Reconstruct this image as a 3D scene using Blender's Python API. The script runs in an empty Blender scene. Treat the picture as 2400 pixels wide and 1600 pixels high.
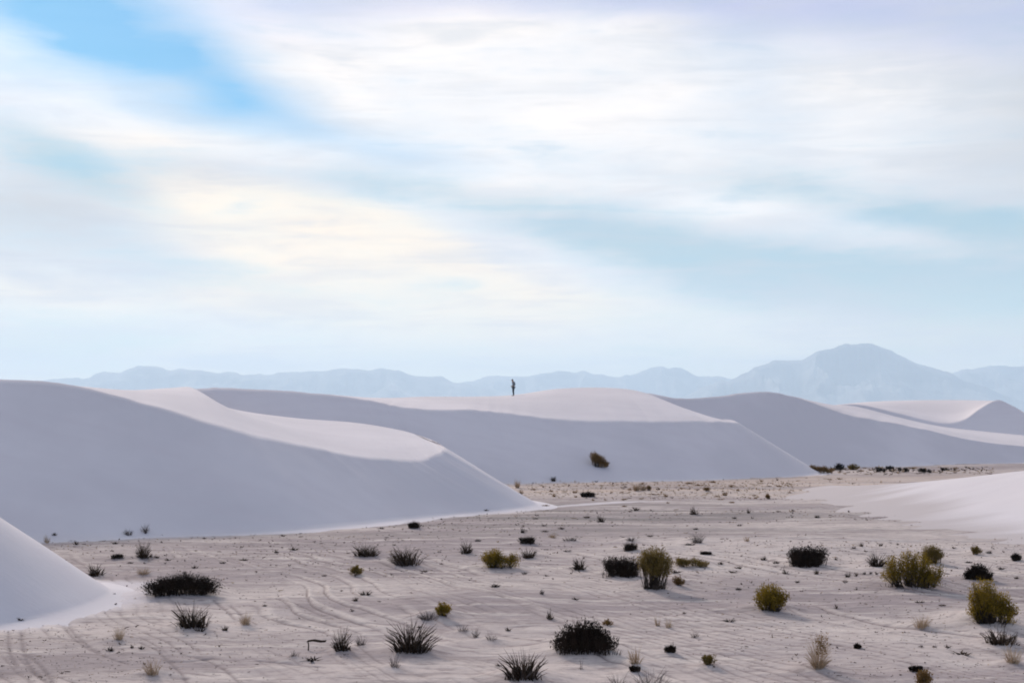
import bpy, bmesh, math, random
import numpy as np
from mathutils import Vector
from mathutils.bvhtree import BVHTree

R = math.radians
scene = bpy.context.scene
col = scene.collection

# ---------------------------------------------------------------- camera, sky, sun, exposure
EYE = 6.0                 # eye height over the flat, metres
FPX = 3333.0              # focal length in photograph pixels (2400 wide)
HORIZON = 962.0           # row of the horizon in the photograph
PITCH = math.atan((HORIZON - 800.0) / FPX)

cam_d = bpy.data.cameras.new("camera")
cam_d.sensor_width = 36.0
cam_d.lens = 36.0 * FPX / 2400.0
cam_d.clip_start = 0.5
cam_d.clip_end = 200000.0
cam = bpy.data.objects.new("camera", cam_d)
cam.location = (0, 0, EYE)
cam.rotation_euler = (R(90) + PITCH, 0, 0)
col.objects.link(cam)
scene.camera = cam

SUN_AZ, SUN_EL = -24.0, 27.0    # degrees: to the right of the view direction, above the horizon
SUN_STRENGTH = 2.6
SUN_DIR = Vector((math.sin(R(SUN_AZ)) * math.cos(R(SUN_EL)), math.cos(R(SUN_AZ)) * math.cos(R(SUN_EL)), math.sin(R(SUN_EL))))
sun_d = bpy.data.lights.new("sun", 'SUN')
sun_d.energy = SUN_STRENGTH
sun_d.angle = R(7.0)
sun_d.color = (1.0, 0.88, 0.79)
sun = bpy.data.objects.new("sun", sun_d)
sun.rotation_euler = SUN_DIR.to_track_quat('Z', 'Y').to_euler()
sun.location = (40, 60, 60)
col.objects.link(sun)

vs = scene.view_settings
vs.view_transform = 'Standard'
vs.look = 'None'
vs.gamma = 1.0
vs.use_curve_mapping = False
vs.exposure = 0.36
scene.cycles.use_denoising = True
scene.cycles.filter_width = 1.9
scene.cycles.volume_bounces = 1
scene.cycles.max_bounces = 6
scene.cycles.diffuse_bounces = 3


def lin(r, g, b):
    f = lambda c: (c / 255.0 / 12.92) if c / 255.0 <= 0.04045 else ((c / 255.0 + 0.055) / 1.055) ** 2.4
    return (f(r), f(g), f(b))


class NT:
    """small helper for node trees"""
    def __init__(self, tree):
        self.t = tree

    def new(self, kind, **kw):
        n = self.t.nodes.new(kind)
        for k, v in kw.items():
            setattr(n, k, v)
        return n

    def put(self, sock, v):
        if isinstance(v, bpy.types.NodeSocket):
            self.t.links.new(v, sock)
        else:
            sock.default_value = v

    def m(self, op, a, b=None, c=None, clamp=False):
        n = self.new('ShaderNodeMath', operation=op, use_clamp=clamp)
        for i, v in enumerate((a, b, c)):
            if v is not None:
                self.put(n.inputs[i], v)
        return n.outputs[0]

    def vm(self, op, a, b=None):
        n = self.new('ShaderNodeVectorMath', operation=op)
        self.put(n.inputs[0], a)
        if b is not None:
            self.put(n.inputs[1], b)
        return n.outputs[1] if op in ('DOT_PRODUCT', 'LENGTH') else n.outputs[0]

    def mix(self, f, a, b, mode='MIX'):
        n = self.new('ShaderNodeMix', data_type='RGBA', blend_type=mode)
        n.clamp_factor = True
        self.put(n.inputs[0], f)
        for i, v in ((6, a), (7, b)):
            if not isinstance(v, bpy.types.NodeSocket) and len(v) == 3:
                v = (*v, 1.0)
            self.put(n.inputs[i], v)
        return n.outputs[2]

    def mapr(self, v, a, b, c=0.0, d=1.0, smooth=True):
        n = self.new('ShaderNodeMapRange', interpolation_type='SMOOTHSTEP' if smooth else 'LINEAR')
        self.put(n.inputs[0], v)
        for i, x in enumerate((a, b, c, d)):
            n.inputs[i + 1].default_value = x
        return n.outputs[0]

    def noise(self, vec, scale, detail=4.0, rough=0.55, dist=0.0, color=False):
        n = self.new('ShaderNodeTexNoise')
        self.put(n.inputs['Vector'], vec)
        n.inputs['Scale'].default_value = scale
        n.inputs['Detail'].default_value = detail
        n.inputs['Roughness'].default_value = rough
        n.inputs['Distortion'].default_value = dist
        return n.outputs['Color'] if color else n.outputs[0]

    def mapping(self, vec, loc=(0, 0, 0), rot=(0, 0, 0), scale=(1, 1, 1), kind='POINT'):
        n = self.new('ShaderNodeMapping', vector_type=kind)
        self.put(n.inputs[0], vec)
        n.inputs['Location'].default_value = loc
        n.inputs['Rotation'].default_value = rot
        n.inputs['Scale'].default_value = scale
        return n.outputs[0]


def make_world():
    w = bpy.data.worlds.new("World")
    scene.world = w
    w.use_nodes = True
    t = w.node_tree
    t.nodes.clear()
    k = NT(t)
    out = k.new('ShaderNodeOutputWorld')
    bg = k.new('ShaderNodeBackground')
    bg.inputs['Strength'].default_value = 0.1
    t.links.new(bg.outputs[0], out.inputs[0])
    sky = k.new('ShaderNodeTexSky', sky_type='NISHITA')
    sky.sun_disc = False
    sky.sun_elevation = R(SUN_EL)
    sky.sun_rotation = R(SUN_AZ)
    sky.air_density = 1.0
    sky.dust_density = 0.15
    sky.ozone_density = 1.6
    tc = k.new('ShaderNodeTexCoord')
    d = tc.outputs['Generated']
    sep = k.new('ShaderNodeSeparateXYZ')
    t.links.new(d, sep.inputs[0])
    az = k.m('ARCTAN2', sep.outputs[0], sep.outputs[1])
    el = k.m('ARCSINE', sep.outputs[2])
    comb = k.new('ShaderNodeCombineXYZ')
    t.links.new(az, comb.inputs[0])
    t.links.new(el, comb.inputs[1])
    # drifting, sheared warp so that the cloud edges feather like cirrus
    sh = k.mapping(d, rot=(0, R(-9), 0), scale=(1.0, 1.0, 3.2))
    wn = k.noise(sh, 3.2, 6.0, 0.55, color=True)
    off = k.vm('MULTIPLY', k.vm('SUBTRACT', wn, (0.5, 0.5, 0.5)), (0.12, 0.05, 0.0))
    q = k.vm('ADD', comb.outputs[0], off)

    def layer(lobes):
        acc = None
        for (u, v, ru, rv, ang, amp) in lobes:
            a0, e0 = math.atan((u - 1200) / FPX), math.atan((HORIZON - v) / FPX)
            mp = k.mapping(q, loc=(a0, e0, 0), rot=(0, 0, R(-ang)), scale=(ru / FPX, rv / FPX, 1), kind='TEXTURE')
            g = k.new('ShaderNodeTexGradient', gradient_type='SPHERICAL')
            t.links.new(mp, g.inputs[0])
            acc = k.m('MULTIPLY', g.outputs['Fac'], amp) if acc is None else k.m('MULTIPLY_ADD', g.outputs['Fac'], amp, acc)
        return acc

    streak = k.noise(k.mapping(d, rot=(0, R(-10), 0), scale=(1.0, 1.0, 5.0)), 5.0, 6.0, 0.58)
    puff = k.noise(k.mapping(d, loc=(3, 1, 2), rot=(0, R(-8), 0), scale=(1.0, 1.0, 2.4)), 2.3, 5.0, 0.55)
    far = k.mapr(layer([(1200, 480, 2600, 1500, 0, 1.0)]), 0.10, 0.38, 1.0, 0.0)   # 1 away from the placed cloud banks

    dap = k.noise(k.mapping(d, loc=(5, 2, 7), rot=(0, R(-12), 0), scale=(1.0, 1.0, 2.6)), 9.0, 4.0, 0.55)
    fib = k.noise(k.mapping(d, loc=(1, 6, 3), rot=(0, R(-13), 0), scale=(1.0, 1.0, 8.0)), 7.0, 8.0, 0.62, 0.5)
    st = k.m('SUBTRACT', k.m('MULTIPLY_ADD', dap, 0.45, k.m('MULTIPLY_ADD', fib, 0.45, k.m('MULTIPLY', streak, 0.45))), 0.675)
    blue = layer([(-60, 10, 520, 260, 5, 0.95), (200, 85, 520, 190, 14, 0.75), (430, 165, 460, 150, 12, 0.62), (565, 235, 300, 150, 8, 0.85),
                  (820, 320, 460, 80, 10, 0.32), (980, 350, 360, 60, 10, 0.28), (330, 20, 480, 110, 0, 0.25), (1750, 200, 260, 160, 50, 0.30),
                  (420, 215, 150, 80, 10, -0.40), (130, 175, 320, 70, 10, -0.35), (700, 150, 320, 110, 20, -0.45)])
    blue = k.m('ADD', blue, k.m('MULTIPLY', st, 2.2))
    blue = k.m('ADD', blue, k.m('MULTIPLY', k.mapr(puff, 0.36, 0.62, 0.0, 1.15), far))
    teal = layer([(1400, 540, 620, 150, 12, 0.60), (1650, 610, 700, 140, 12, 0.50), (2050, 690, 800, 150, 8, 0.75), (2330, 580, 330, 110, 18, 0.7),
                  (800, 430, 620, 80, 4, 0.55), (120, 410, 360, 80, 24, 0.8), (430, 640, 420, 90, 12, 0.55), (2450, 770, 700, 220, 0, 0.8),
                  (20, 800, 700, 120, 0, 0.8), (1820, 420, 360, 60, 5, 0.5), (2100, 510, 420, 60, 12, 0.55)])
    teal = k.m('ADD', teal, k.m('MULTIPLY', st, 2.4))
    grey = layer([(40, 520, 700, 240, 0, 0.9), (2450, 350, 560, 560, 0, 0.8), (330, 420, 500, 90, 6, 0.4)])
    cream = layer([(880, 660, 620, 220, 14, 1.0), (620, 540, 560, 130, 12, 0.8), (1100, 715, 800, 90, 3, 0.7), (150, 690, 700, 70, 2, 0.6), (350, 345, 420, 60, 0, 0.4)])
    cream = k.m('ADD', cream, k.m('MULTIPLY', st, 1.0))
    white = layer([(1180, 200, 900, 420, 20, 1.0), (1500, 300, 700, 420, 0, 0.9), (1900, 280, 480, 170, 0, 0.6), (600, 340, 600, 70, 3, 0.5)])
    white = k.m('ADD', white, k.m('MULTIPLY', st, 1.0))
    lav = layer([(2350, 10, 900, 240, 0, 0.9), (1750, 10, 600, 120, 0, 0.45), (640, 20, 600, 140, 0, 0.45), (1250, -20, 700, 90, 0, 0.45)])

    S = 10.0
    sc = lambda c: tuple(x * S for x in c)
    c = k.mix(k.mapr(grey, 0.0, 1.0), sc((0.97, 0.92, 0.90)), sc((0.60, 0.585, 0.58)))
    c = k.mix(k.mapr(white, -0.2, 0.8), c, sc((1.16, 1.06, 0.98)))
    c = k.mix(k.mapr(lav, 0.0, 0.75), c, sc(lin(205, 204, 233)))
    c = k.mix(k.mapr(cream, 0.0, 0.85), c, sc((1.34, 1.07, 0.76)))
    c = k.mix(k.mapr(teal, 0.05, 1.05), c, sc((0.45, 0.595, 0.63)))
    c = k.mix(k.mapr(el, 0.10, -0.01), c, sc((1.46, 1.20, 0.74)))      # dusty white towards the horizon
    c = k.mix(k.mapr(k.m('MULTIPLY_ADD', fib, 0.6, k.m('MULTIPLY', dap, 0.4)), 0.58, 0.38, 0.0, 0.50), c, sc(lin(192, 202, 214)))
    # thin cloud scatters forward: bright round the sun, duller with the sun behind you
    dot = k.vm('DOT_PRODUCT', d, tuple(SUN_DIR))
    lum = k.mapr(dot, -1.0, 0.55, 0.72, 0.83)
    lum = k.m('MULTIPLY', lum, k.mapr(dot, 0.94, 1.0, 1.0, 1.4))
    cl = k.mix(k.mapr(dot, 0.35, -0.5), c, k.vm('MULTIPLY', c, (0.70, 0.86, 1.30)))     # cooler away from the sun
    sv = k.new('ShaderNodeVectorMath', operation='SCALE')
    t.links.new(cl, sv.inputs[0])
    t.links.new(lum, sv.inputs['Scale'])
    clear = k.vm('MULTIPLY', sky.outputs[0], (0.15, 0.55, 0.75))
    f = k.mix(k.mapr(blue, -0.15, 1.45, 0.0, 0.92, smooth=False), sv.outputs[0], clear)
    t.links.new(f, bg.inputs[0])
    w.cycles.sampling_method = 'MANUAL'
    w.cycles.sample_map_resolution = 512


make_world()

# ---------------------------------------------------------------- points, noise, mesh helpers
SINP, COSP = math.sin(PITCH), math.cos(PITCH)


def ray(u, v):
    a, b = (u - 1200.0) / FPX, (800.0 - v) / FPX
    return Vector((a, COSP - b * SINP, SINP + b * COSP))


def P(u, v, Y):
    """the point at depth Y (metres along the view) that the photograph shows at (u, v)"""
    r = ray(u, v)
    s = Y / r.y
    return Vector((r.x * s, Y, EYE + r.z * s))


def G(u, v, z=0.0):
    r = ray(u, v)
    s = (z - EYE) / r.z
    return Vector((r.x * s, r.y * s, z))


def U(u, Y, z=0.0):
    return Vector(((u - 1200.0) / FPX * Y, Y, z))


def _hash(ix, iy, seed):
    h = (ix.astype(np.int64) * 374761393 + iy.astype(np.int64) * 668265263 + seed * 974634777) & 0xFFFFFFFF
    h = ((h ^ (h >> 13)) * 1274126177) & 0xFFFFFFFF
    h = h ^ (h >> 16)
    return (h & 0xFFFFFF) / float(0xFFFFFF)


def vnoise(x, y, seed=0):
    x = np.asarray(x, float); y = np.asarray(y, float)
    ix, iy = np.floor(x), np.floor(y)
    fx, fy = x - ix, y - iy
    fx = fx * fx * fx * (fx * (fx * 6 - 15) + 10); fy = fy * fy * fy * (fy * (fy * 6 - 15) + 10)
    a, b = _hash(ix, iy, seed), _hash(ix + 1, iy, seed)
    c, d = _hash(ix, iy + 1, seed), _hash(ix + 1, iy + 1, seed)
    return (a + (b - a) * fx) * (1 - fy) + (c + (d - c) * fx) * fy - 0.5


def fbm(x, y, oct=4, seed=0):
    s, a = 0.0, 1.0
    for i in range(oct):
        s = s + a * vnoise(x * 2 ** i + 17.3 * i, y * 2 ** i - 9.1 * i, seed + i)
        a *= 0.5
    return s


def sstep(a, b, x):
    t = np.clip((np.asarray(x, float) - a) / (b - a), 0, 1)
    return t * t * (3 - 2 * t)


def grid_faces(nr, nc, off=0, wrap=False):
    i, j = np.meshgrid(np.arange(nr - 1), np.arange(nc if wrap else nc - 1), indexing='ij')
    j2 = (j + 1) % nc
    return np.stack([off + i * nc + j, off + i * nc + j2, off + (i + 1) * nc + j2, off + (i + 1) * nc + j], -1).reshape(-1, 4)


def mesh_np(name, V, F, smooth=True):
    V = np.asarray(V, np.float32).reshape(-1, 3)
    F = np.asarray(F, np.int32)
    me = bpy.data.meshes.new(name)
    n = F.shape[1]
    me.vertices.add(len(V)); me.vertices.foreach_set("co", V.ravel())
    me.loops.add(F.size); me.loops.foreach_set("vertex_index", F.ravel())
    me.polygons.add(len(F))
    me.polygons.foreach_set("loop_start", np.arange(0, F.size, n, dtype=np.int32))
    me.update(calc_edges=True)
    if smooth:
        me.polygons.foreach_set("use_smooth", np.ones(len(F), bool))
    return me


TINY_PIECES = {'foliage', 'leaf_mass', 'blades', 'dead_skirt', 'twigs', 'seed_heads', 'dark_foot', 'dead_twigs', 'stem', 'dry_blades'}


def link(name, me, mat=None, parent=None):
    o = bpy.data.objects.new(name, me)
    col.objects.link(o)
    if mat is not None:
        me.materials.append(mat)
    if parent is not None:
        o.parent = parent
        if name in TINY_PIECES:
            o['kind'] = 'stuff'
    return o


def tag(o, label=None, cat=None, group=None, kind=None):
    for k_, v_ in (('label', label), ('category', cat), ('group', group), ('kind', kind)):
        if v_:
            o[k_] = v_
    return o


def empty(name, loc):
    o = bpy.data.objects.new(name, None)
    o.empty_display_size = 0.2
    o.location = loc
    col.objects.link(o)
    return o


def catmull(pts, n):
    """n points along a spline through pts (arrays k x d)"""
    p = np.asarray(pts, float)
    k = len(p)
    p = np.vstack([2 * p[0] - p[1], p, 2 * p[-1] - p[-2]])
    s = np.linspace(0, k - 1, n)
    i = np.minimum(s.astype(int), k - 2)
    f = (s - i)[:, None]
    a, b, c, d = p[i], p[i + 1], p[i + 2], p[i + 3]
    return 0.5 * (2 * b + (c - a) * f + (2 * a - 5 * b + 4 * c - d) * f ** 2 + (3 * b - a - 3 * c + d) * f ** 3)


# ---------------------------------------------------------------- materials
def material(name):
    m = bpy.data.materials.new(name)
    m.use_nodes = True
    t = m.node_tree
    b = t.nodes['Principled BSDF']
    return m, NT(t), b


def sand_material():
    m, k, b = material("dune_sand")
    tc = k.new('ShaderNodeTexCoord'); o = tc.outputs['Object']
    big = k.noise(o, 0.05, 5.0, 0.6)
    fine = k.noise(o, 14.0, 4.0, 0.7)
    streak = k.noise(k.mapping(o, rot=(0, 0, R(20)), scale=(0.12, 0.9, 0.5)), 1.0, 4.0, 0.6)
    c = k.mix(k.mapr(big, 0.35, 0.65), (0.60, 0.56, 0.575), (0.69, 0.64, 0.65))
    c = k.mix(k.mapr(streak, 0.4, 0.75, 0.0, 0.35), c, (0.61, 0.55, 0.57))
    c = k.mix(k.m('MULTIPLY', k.mapr(fine, 0.4, 0.8), 0.10), c, (0.42, 0.38, 0.37))
    wa = k.new('ShaderNodeAttribute', attribute_name='wash')        # thin sand sheet over the darker flat
    c = k.mix(k.mapr(wa.outputs['Fac'], 0.15, 0.95, 0.0, 0.8), c, (0.45, 0.395, 0.385))
    k.put(b.inputs['Base Color'], c)
    b.inputs['Roughness'].default_value = 0.95
    b.inputs['Specular IOR Level'].default_value = 0.1
    rip = k.noise(k.mapping(o, rot=(0, 0, R(25)), scale=(0.5, 3.0, 1.5)), 2.0, 3.0, 0.6)
    bp = k.new('ShaderNodeBump')
    bp.inputs['Strength'].default_value = 0.35
    bp.inputs['Distance'].default_value = 0.03
    k.put(bp.inputs['Height'], k.m('MULTIPLY_ADD', fine, 0.4, rip))
    k.put(b.inputs['Normal'], bp.outputs[0])
    return m


def flat_material():
    m, k, b = material("interdune_sand")
    tc = k.new('ShaderNodeTexCoord'); o = tc.outputs['Object']
    patch = k.noise(k.mapping(o, loc=(3, 8, 0), rot=(0, 0, R(10)), scale=(0.045, 0.11, 1)), 1.0, 4.0, 0.55)
    diag = k.noise(k.mapping(o, rot=(0, 0, R(60)), scale=(0.20, 1.3, 1)), 1.0, 5.0, 0.62, 0.3)
    band = k.noise(k.mapping(o, loc=(0, 2, 0), rot=(0, 0, R(-6)), scale=(0.035, 0.36, 1)), 1.0, 5.0, 0.6)
    fine = k.noise(k.mapping(o, scale=(1, 1.8, 1)), 7.0, 5.0, 0.7)
    c = k.mix(k.mapr(patch, 0.40, 0.60), (0.32, 0.268, 0.268), (0.53, 0.455, 0.425))
    c = k.mix(k.mapr(diag, 0.50, 0.68, 0.0, 0.75), c, (0.62, 0.545, 0.50))
    c = k.mix(k.mapr(diag, 0.46, 0.30, 0.0, 0.60), c, (0.235, 0.195, 0.19))
    fua = k.new('ShaderNodeAttribute', attribute_name='furrow')        # darker colour along the furrow and track lines
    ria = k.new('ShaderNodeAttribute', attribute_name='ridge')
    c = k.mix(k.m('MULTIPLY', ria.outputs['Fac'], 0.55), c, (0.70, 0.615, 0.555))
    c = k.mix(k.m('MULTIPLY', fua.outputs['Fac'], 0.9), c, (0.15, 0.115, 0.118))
    mott = k.noise(k.mapping(o, rot=(0, 0, R(60)), scale=(0.6, 1.8, 1)), 2.2, 4.0, 0.65)
    c = k.mix(k.mapr(mott, 0.48, 0.68, 0.0, 0.62), c, (0.185, 0.148, 0.15))
    # the damp, darker pan in the middle distance, drifted over in places
    sep = k.new('ShaderNodeSeparateXYZ'); k.put(sep.inputs[0], o)
    pan = k.m('MULTIPLY', k.m('MULTIPLY', k.mapr(sep.outputs[0], 8.0, 20.0, 1.0, 0.35), k.mapr(sep.outputs[1], 62.0, 82.0)), k.mapr(sep.outputs[1], 98.0, 88.0))
    dark = k.m('MULTIPLY', k.mapr(band, 0.40, 0.60), k.m('MULTIPLY_ADD', pan, 0.75, 0.12))
    c = k.mix(dark, c, (0.215, 0.19, 0.18))
    warm = k.m('MULTIPLY', k.mapr(sep.outputs[1], 96.0, 106.0), k.mapr(sep.outputs[1], 150.0, 120.0))
    c = k.mix(k.m('MULTIPLY', warm, k.mapr(band, 0.62, 0.35, 0.2, 0.75)), c, (0.52, 0.41, 0.34))
    c = k.mix(k.mapr(fine, 0.53, 0.74, 0.0, 0.70), c, (0.19, 0.155, 0.15))
    at = k.new('ShaderNodeAttribute', attribute_name='drift')
    c = k.mix(k.mapr(at.outputs['Fac'], 0.20, 0.95, 0.0, 0.85), c, (0.61, 0.56, 0.575))
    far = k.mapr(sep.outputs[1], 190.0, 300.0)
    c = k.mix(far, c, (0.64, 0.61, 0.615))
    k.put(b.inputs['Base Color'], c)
    b.inputs['Roughness'].default_value = 0.95
    b.inputs['Specular IOR Level'].default_value = 0.1
    bp = k.new('ShaderNodeBump')
    bp.inputs['Strength'].default_value = 0.6
    bp.inputs['Distance'].default_value = 0.10
    k.put(bp.inputs['Height'], k.m('MULTIPLY_ADD', fine, 0.45, k.m('MULTIPLY', diag, 1.3)))
    k.put(b.inputs['Normal'], bp.outputs[0])
    return m


def plant_material(name, a, b_, rough=0.8, trans=0.0):
    m, k, b = material(name)
    tc = k.new('ShaderNodeTexCoord')
    n = k.noise(tc.outputs['Object'], 3.0, 3.0)
    oi = k.new('ShaderNodeObjectInfo')
    f = k.m('ADD', k.mapr(n, 0.35, 0.65), k.m('MULTIPLY_ADD', oi.outputs['Random'], 0.5, -0.25), clamp=True)
    c = k.mix(f, a, b_)
    k.put(b.inputs['Base Color'], c)
    b.inputs['Roughness'].default_value = rough
    b.inputs['Specular IOR Level'].default_value = 0.08
    if trans:
        tr = k.new('ShaderNodeBsdfTranslucent')
        k.put(tr.inputs[0], c)
        mx = k.new('ShaderNodeMixShader')
        mx.inputs[0].default_value = trans
        k.t.links.new(b.outputs[0], mx.inputs[1])
        k.t.links.new(tr.outputs[0], mx.inputs[2])
        k.t.links.new(mx.outputs[0], k.t.nodes['Material Output'].inputs[0])
    return m


SAND = sand_material()
FLAT = flat_material()
M = {
    'dark': plant_material("dark_foliage", (0.012, 0.007, 0.0045), (0.030, 0.018, 0.012)),
    'spiky': plant_material("dark_blades", (0.028, 0.017, 0.0105), (0.075, 0.048, 0.030)),
    'yellow': plant_material("yellow_foliage", (0.15, 0.102, 0.010), (0.34, 0.225, 0.028), trans=0.35),
    'olive': plant_material("olive_foliage", (0.13, 0.090, 0.022), (0.23, 0.16, 0.045), trans=0.3),
    'brown': plant_material("rust_foliage", (0.15, 0.085, 0.028), (0.22, 0.13, 0.045), trans=0.25),
    'tan': plant_material("straw_blades", (0.36, 0.25, 0.155), (0.52, 0.385, 0.255)),
    'grey': plant_material("grey_twigs", (0.07, 0.055, 0.050), (0.13, 0.105, 0.095)),
    'stem': plant_material("woody_stem", (0.030, 0.020, 0.015), (0.06, 0.042, 0.03)),
}

# ---------------------------------------------------------------- plants seen in the photograph (pixel foot, pixel width and height)
# look, u, v, width, height, lean, name, label
PLANTS = []


def plant(look, u, v, w, h, label, lean=0.0, name=None, group=None, lobes=None):
    PLANTS.append(dict(look=look, u=u, v=v, w=w, h=h, label=label, lean=lean, name=name, group=group, lobes=lobes))


# foreground, left
plant('dark', 428, 1392, 156, 48, "wide low black shrub arching over its own sand hummock, near the left dune nose", lobes='arch')
plant('spiky', 450, 1468, 92, 54, "dark spiky clump just below the wide arched black shrub", lean=-0.15)
plant('spiky', 337, 1306, 40, 42, "narrow upright dark bush at the foot of the large left dune")
plant('spiky', 224, 1348, 42, 32, "blue-black bush leaning on the tip of the small near dune nose", lean=-0.35)
plant('tan', 278, 1498, 32, 32, "pale straw tuft at lower left, below the near dune nose")
plant('tan', 356, 1579, 46, 38, "brown dry tuft with dark base at the lower left frame edge")
plant('tan', 577, 1462, 38, 30, "pale straw tuft alone, right of the dark spiky clump")
plant('tan', 336, 1346, 34, 20, "faded straw tuft left above the wide arched black shrub")
plant('grey', 300, 1252, 26, 14, "grey twiggy bush partly buried at the left dune foot, left of two")
plant('grey', 340, 1247, 24, 22, "grey twiggy bush partly buried at the left dune foot, right of two")
plant('tan', 110, 1270, 17, 18, "small straw tuft poking out behind the near dune nose")
plant('dark', 275, 1307, 28, 11, "low black tuft just left of the narrow upright dark bush")
# foreground, centre left
plant('spiky', 857, 1302, 66, 31, "dark spiky clump, left of the pair below the long left dune", )
plant('spiky', 950, 1322, 84, 44, "ragged dark clump leaning left, right of the pair below the long left dune", lean=-0.45)
plant('dark', 970, 1237, 30, 17, "small round black shrub right at the foot of the long left dune")
plant('spiky', 1092, 1296, 32, 34, "thin dark green upright clump left of the twin ochre shrub")
plant('yellow', 1173, 1329, 92, 42, "ochre rounded twin-lobed shrub in the middle of the flat", lobes='twin', name='desert_shrub')
plant('spiky', 1239, 1306, 40, 25, "grey-green tuft close behind the right end of the ochre twin shrub")
plant('dark', 1235, 1272, 40, 17, "low black tuft in mid-flat under a tiny dark dot")
plant('olive', 835, 1347, 38, 22, "olive straw tuft below the pair of dark clumps")
plant('yellow', 1038, 1443, 44, 34, "small bright yellow-green shrub with grey dead twigs on its left")
plant('grey', 1003, 1450, 54, 20, "grey dead twigs lying against the left side of the small yellow shrub")
plant('spiky', 800, 1523, 50, 60, "dark spiky tuft fanning to the left, left of the large spiky clump", lean=-0.2)
plant('grey', 848, 1511, 32, 24, "thin grey twigs between the two dark spiky clumps at bottom centre")
plant('spiky', 965, 1523, 122, 74, "large dark spiky clump with radiating blades, lower centre left")
plant('spiky', 1225, 1586, 116, 62, "dark spiky clump at the bottom edge, just left of the widest black shrub")
plant('grey', 690, 1537, 28, 14, "low grey twig tuft left of the dead branch at lower left centre")
plant('grey', 925, 1562, 30, 34, "thin curved grey twig below the large dark spiky clump")
plant('grey', 1085, 1479, 32, 16, "faint grey twig tuft below the small yellow shrub, left of three")
plant('grey', 1115, 1492, 24, 26, "faint grey upright twigs below the small yellow shrub, middle of three")
plant('grey', 1151, 1499, 28, 18, "faint grey twig tuft below the small yellow shrub, right of three")
# foreground, centre right
plant('dark', 1457, 1348, 84, 43, "dense black shrub touching the left side of the tall olive bush", lobes='box')
plant('olive', 1533, 1379, 88, 94, "tall olive bush with bare dark stems and a flat-topped crown", lobes='tree')
plant('olive', 1620, 1327, 80, 22, "low olive scrub trailing to the right of the tall olive bush", lobes='low')
plant('brown', 1590, 1371, 32, 22, "small brown tuft at the right foot of the tall olive bush")
plant('spiky', 1359, 1334, 38, 34, "small dark tuft leaning left, alone between ochre twin and black shrub", lean=-0.4)
plant('dark', 1478, 1289, 34, 20, "small black tuft behind the black shrub, lower of two stacked tufts")
plant('grey', 1480, 1268, 30, 12, "flat grey tuft behind the black shrub, upper of two stacked tufts")
plant('grey', 1634, 1272, 42, 26, "fan-shaped grey twig bush on the mid flat behind the olive bush")
plant('dark', 1655, 1299, 28, 9, "low dark tuft right behind the trailing olive scrub")
plant('spiky', 1409, 1223, 24, 19, "small slanting dark tuft in mid-flat, the left of two slanting ones", lean=-0.7)
plant('spiky', 1627, 1205, 24, 20, "small slanting dark tuft in mid-flat, the right of two slanting ones", lean=-0.7)
plant('dark', 1378, 1164, 36, 14, "low dark brown scrub on the far flat below the middle dune")
plant('tan', 1295, 1260, 22, 11, "small straw tuft beside the low tan-grey tuft on mid flat")
plant('grey', 1335, 1266, 36, 9, "low tan-grey tuft in a thin line on mid flat")
plant('spiky', 1289, 1451, 20, 28, "small upright black tuft above the widest black shrub")
plant('dark', 1372, 1522, 142, 62, "widest dome-shaped black shrub with spiky top, lower centre", lobes='dome')
plant('brown', 1425, 1465, 26, 12, "small brown tuft above the right shoulder of the widest black shrub")
plant('tan', 1541, 1466, 16, 24, "pale dry stalks left of a matching pair, below the olive bush")
plant('tan', 1567, 1470, 20, 24, "pale dry stalks right of a matching pair, below the olive bush")
plant('grey', 1628, 1493, 26, 17, "grey twig tuft below the round yellow shrub's left")
plant('dark', 1571, 1528, 28, 20, "small black tuft right of the widest black shrub")
plant('olive', 1662, 1557, 36, 26, "small olive tuft near the bottom edge, right of centre")
plant('tan', 1490, 1553, 42, 42, "pale straw tuft right below the widest black shrub")
plant('dark', 1488, 1572, 28, 15, "dark low tuft under the pale straw tuft at bottom centre")
plant('grey', 1525, 1625, 96, 60, "grey spiky clump cut by the bottom edge, larger right one")
plant('grey', 1448, 1618, 62, 40, "grey spiky clump cut by the bottom edge, smaller left one")
plant('grey', 1362, 1568, 12, 30, "single thin grey stalk below the widest black shrub")
plant('yellow', 1810, 1430, 92, 64, "round yellow-green shrub alone on the right of the flat", lobes='ball')
plant('tan', 1750, 1268, 17, 13, "small tan tuft on the mid flat, left of the black box-like shrub")
# foreground, right
plant('dark', 1893, 1323, 86, 42, "black box-like shrub on the right flat, left of the large ochre bush", lobes='box')
plant('spiky', 2056, 1327, 48, 38, "dark tuft touching the left end of the large ochre bush")
plant('yellow', 2140, 1373, 134, 84, "large broad ochre bush with a dark hollow in front", lobes='wide')
plant('olive', 2186, 1320, 60, 46, "dark olive bush behind the right end of the large ochre bush", lobes='ball')
plant('olive', 2288, 1299, 32, 19, "small olive and black tuft near the right mound's foot")
plant('dark', 2382, 1313, 26, 20, "small dark tuft near the right frame edge at the mound's foot")
plant('dark', 2293, 1357, 64, 34, "dark low shrub just above the tall ochre bush at the right", lobes='dome')
plant('yellow', 2326, 1458, 116, 98, "tall ochre bush with dark right lobe near the right edge", lobes='rightbush')
plant('tan', 2162, 1468, 50, 26, "low straw clump with a dark foot between ochre bush and tan vase tuft")
plant('spiky', 2343, 1507, 82, 36, "low dark spiky clump beneath the tall ochre bush at right")
plant('tan', 1918, 1564, 64, 78, "tall vase-shaped tan dry bush with rusty top, lower right", name='desert_shrub')
plant('dark', 2010, 1519, 18, 14, "small dark tuft right of the vase-shaped tan bush")
plant('tan', 2374, 1553, 50, 40, "tan olive tuft cut by the right edge near the bottom")
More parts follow.
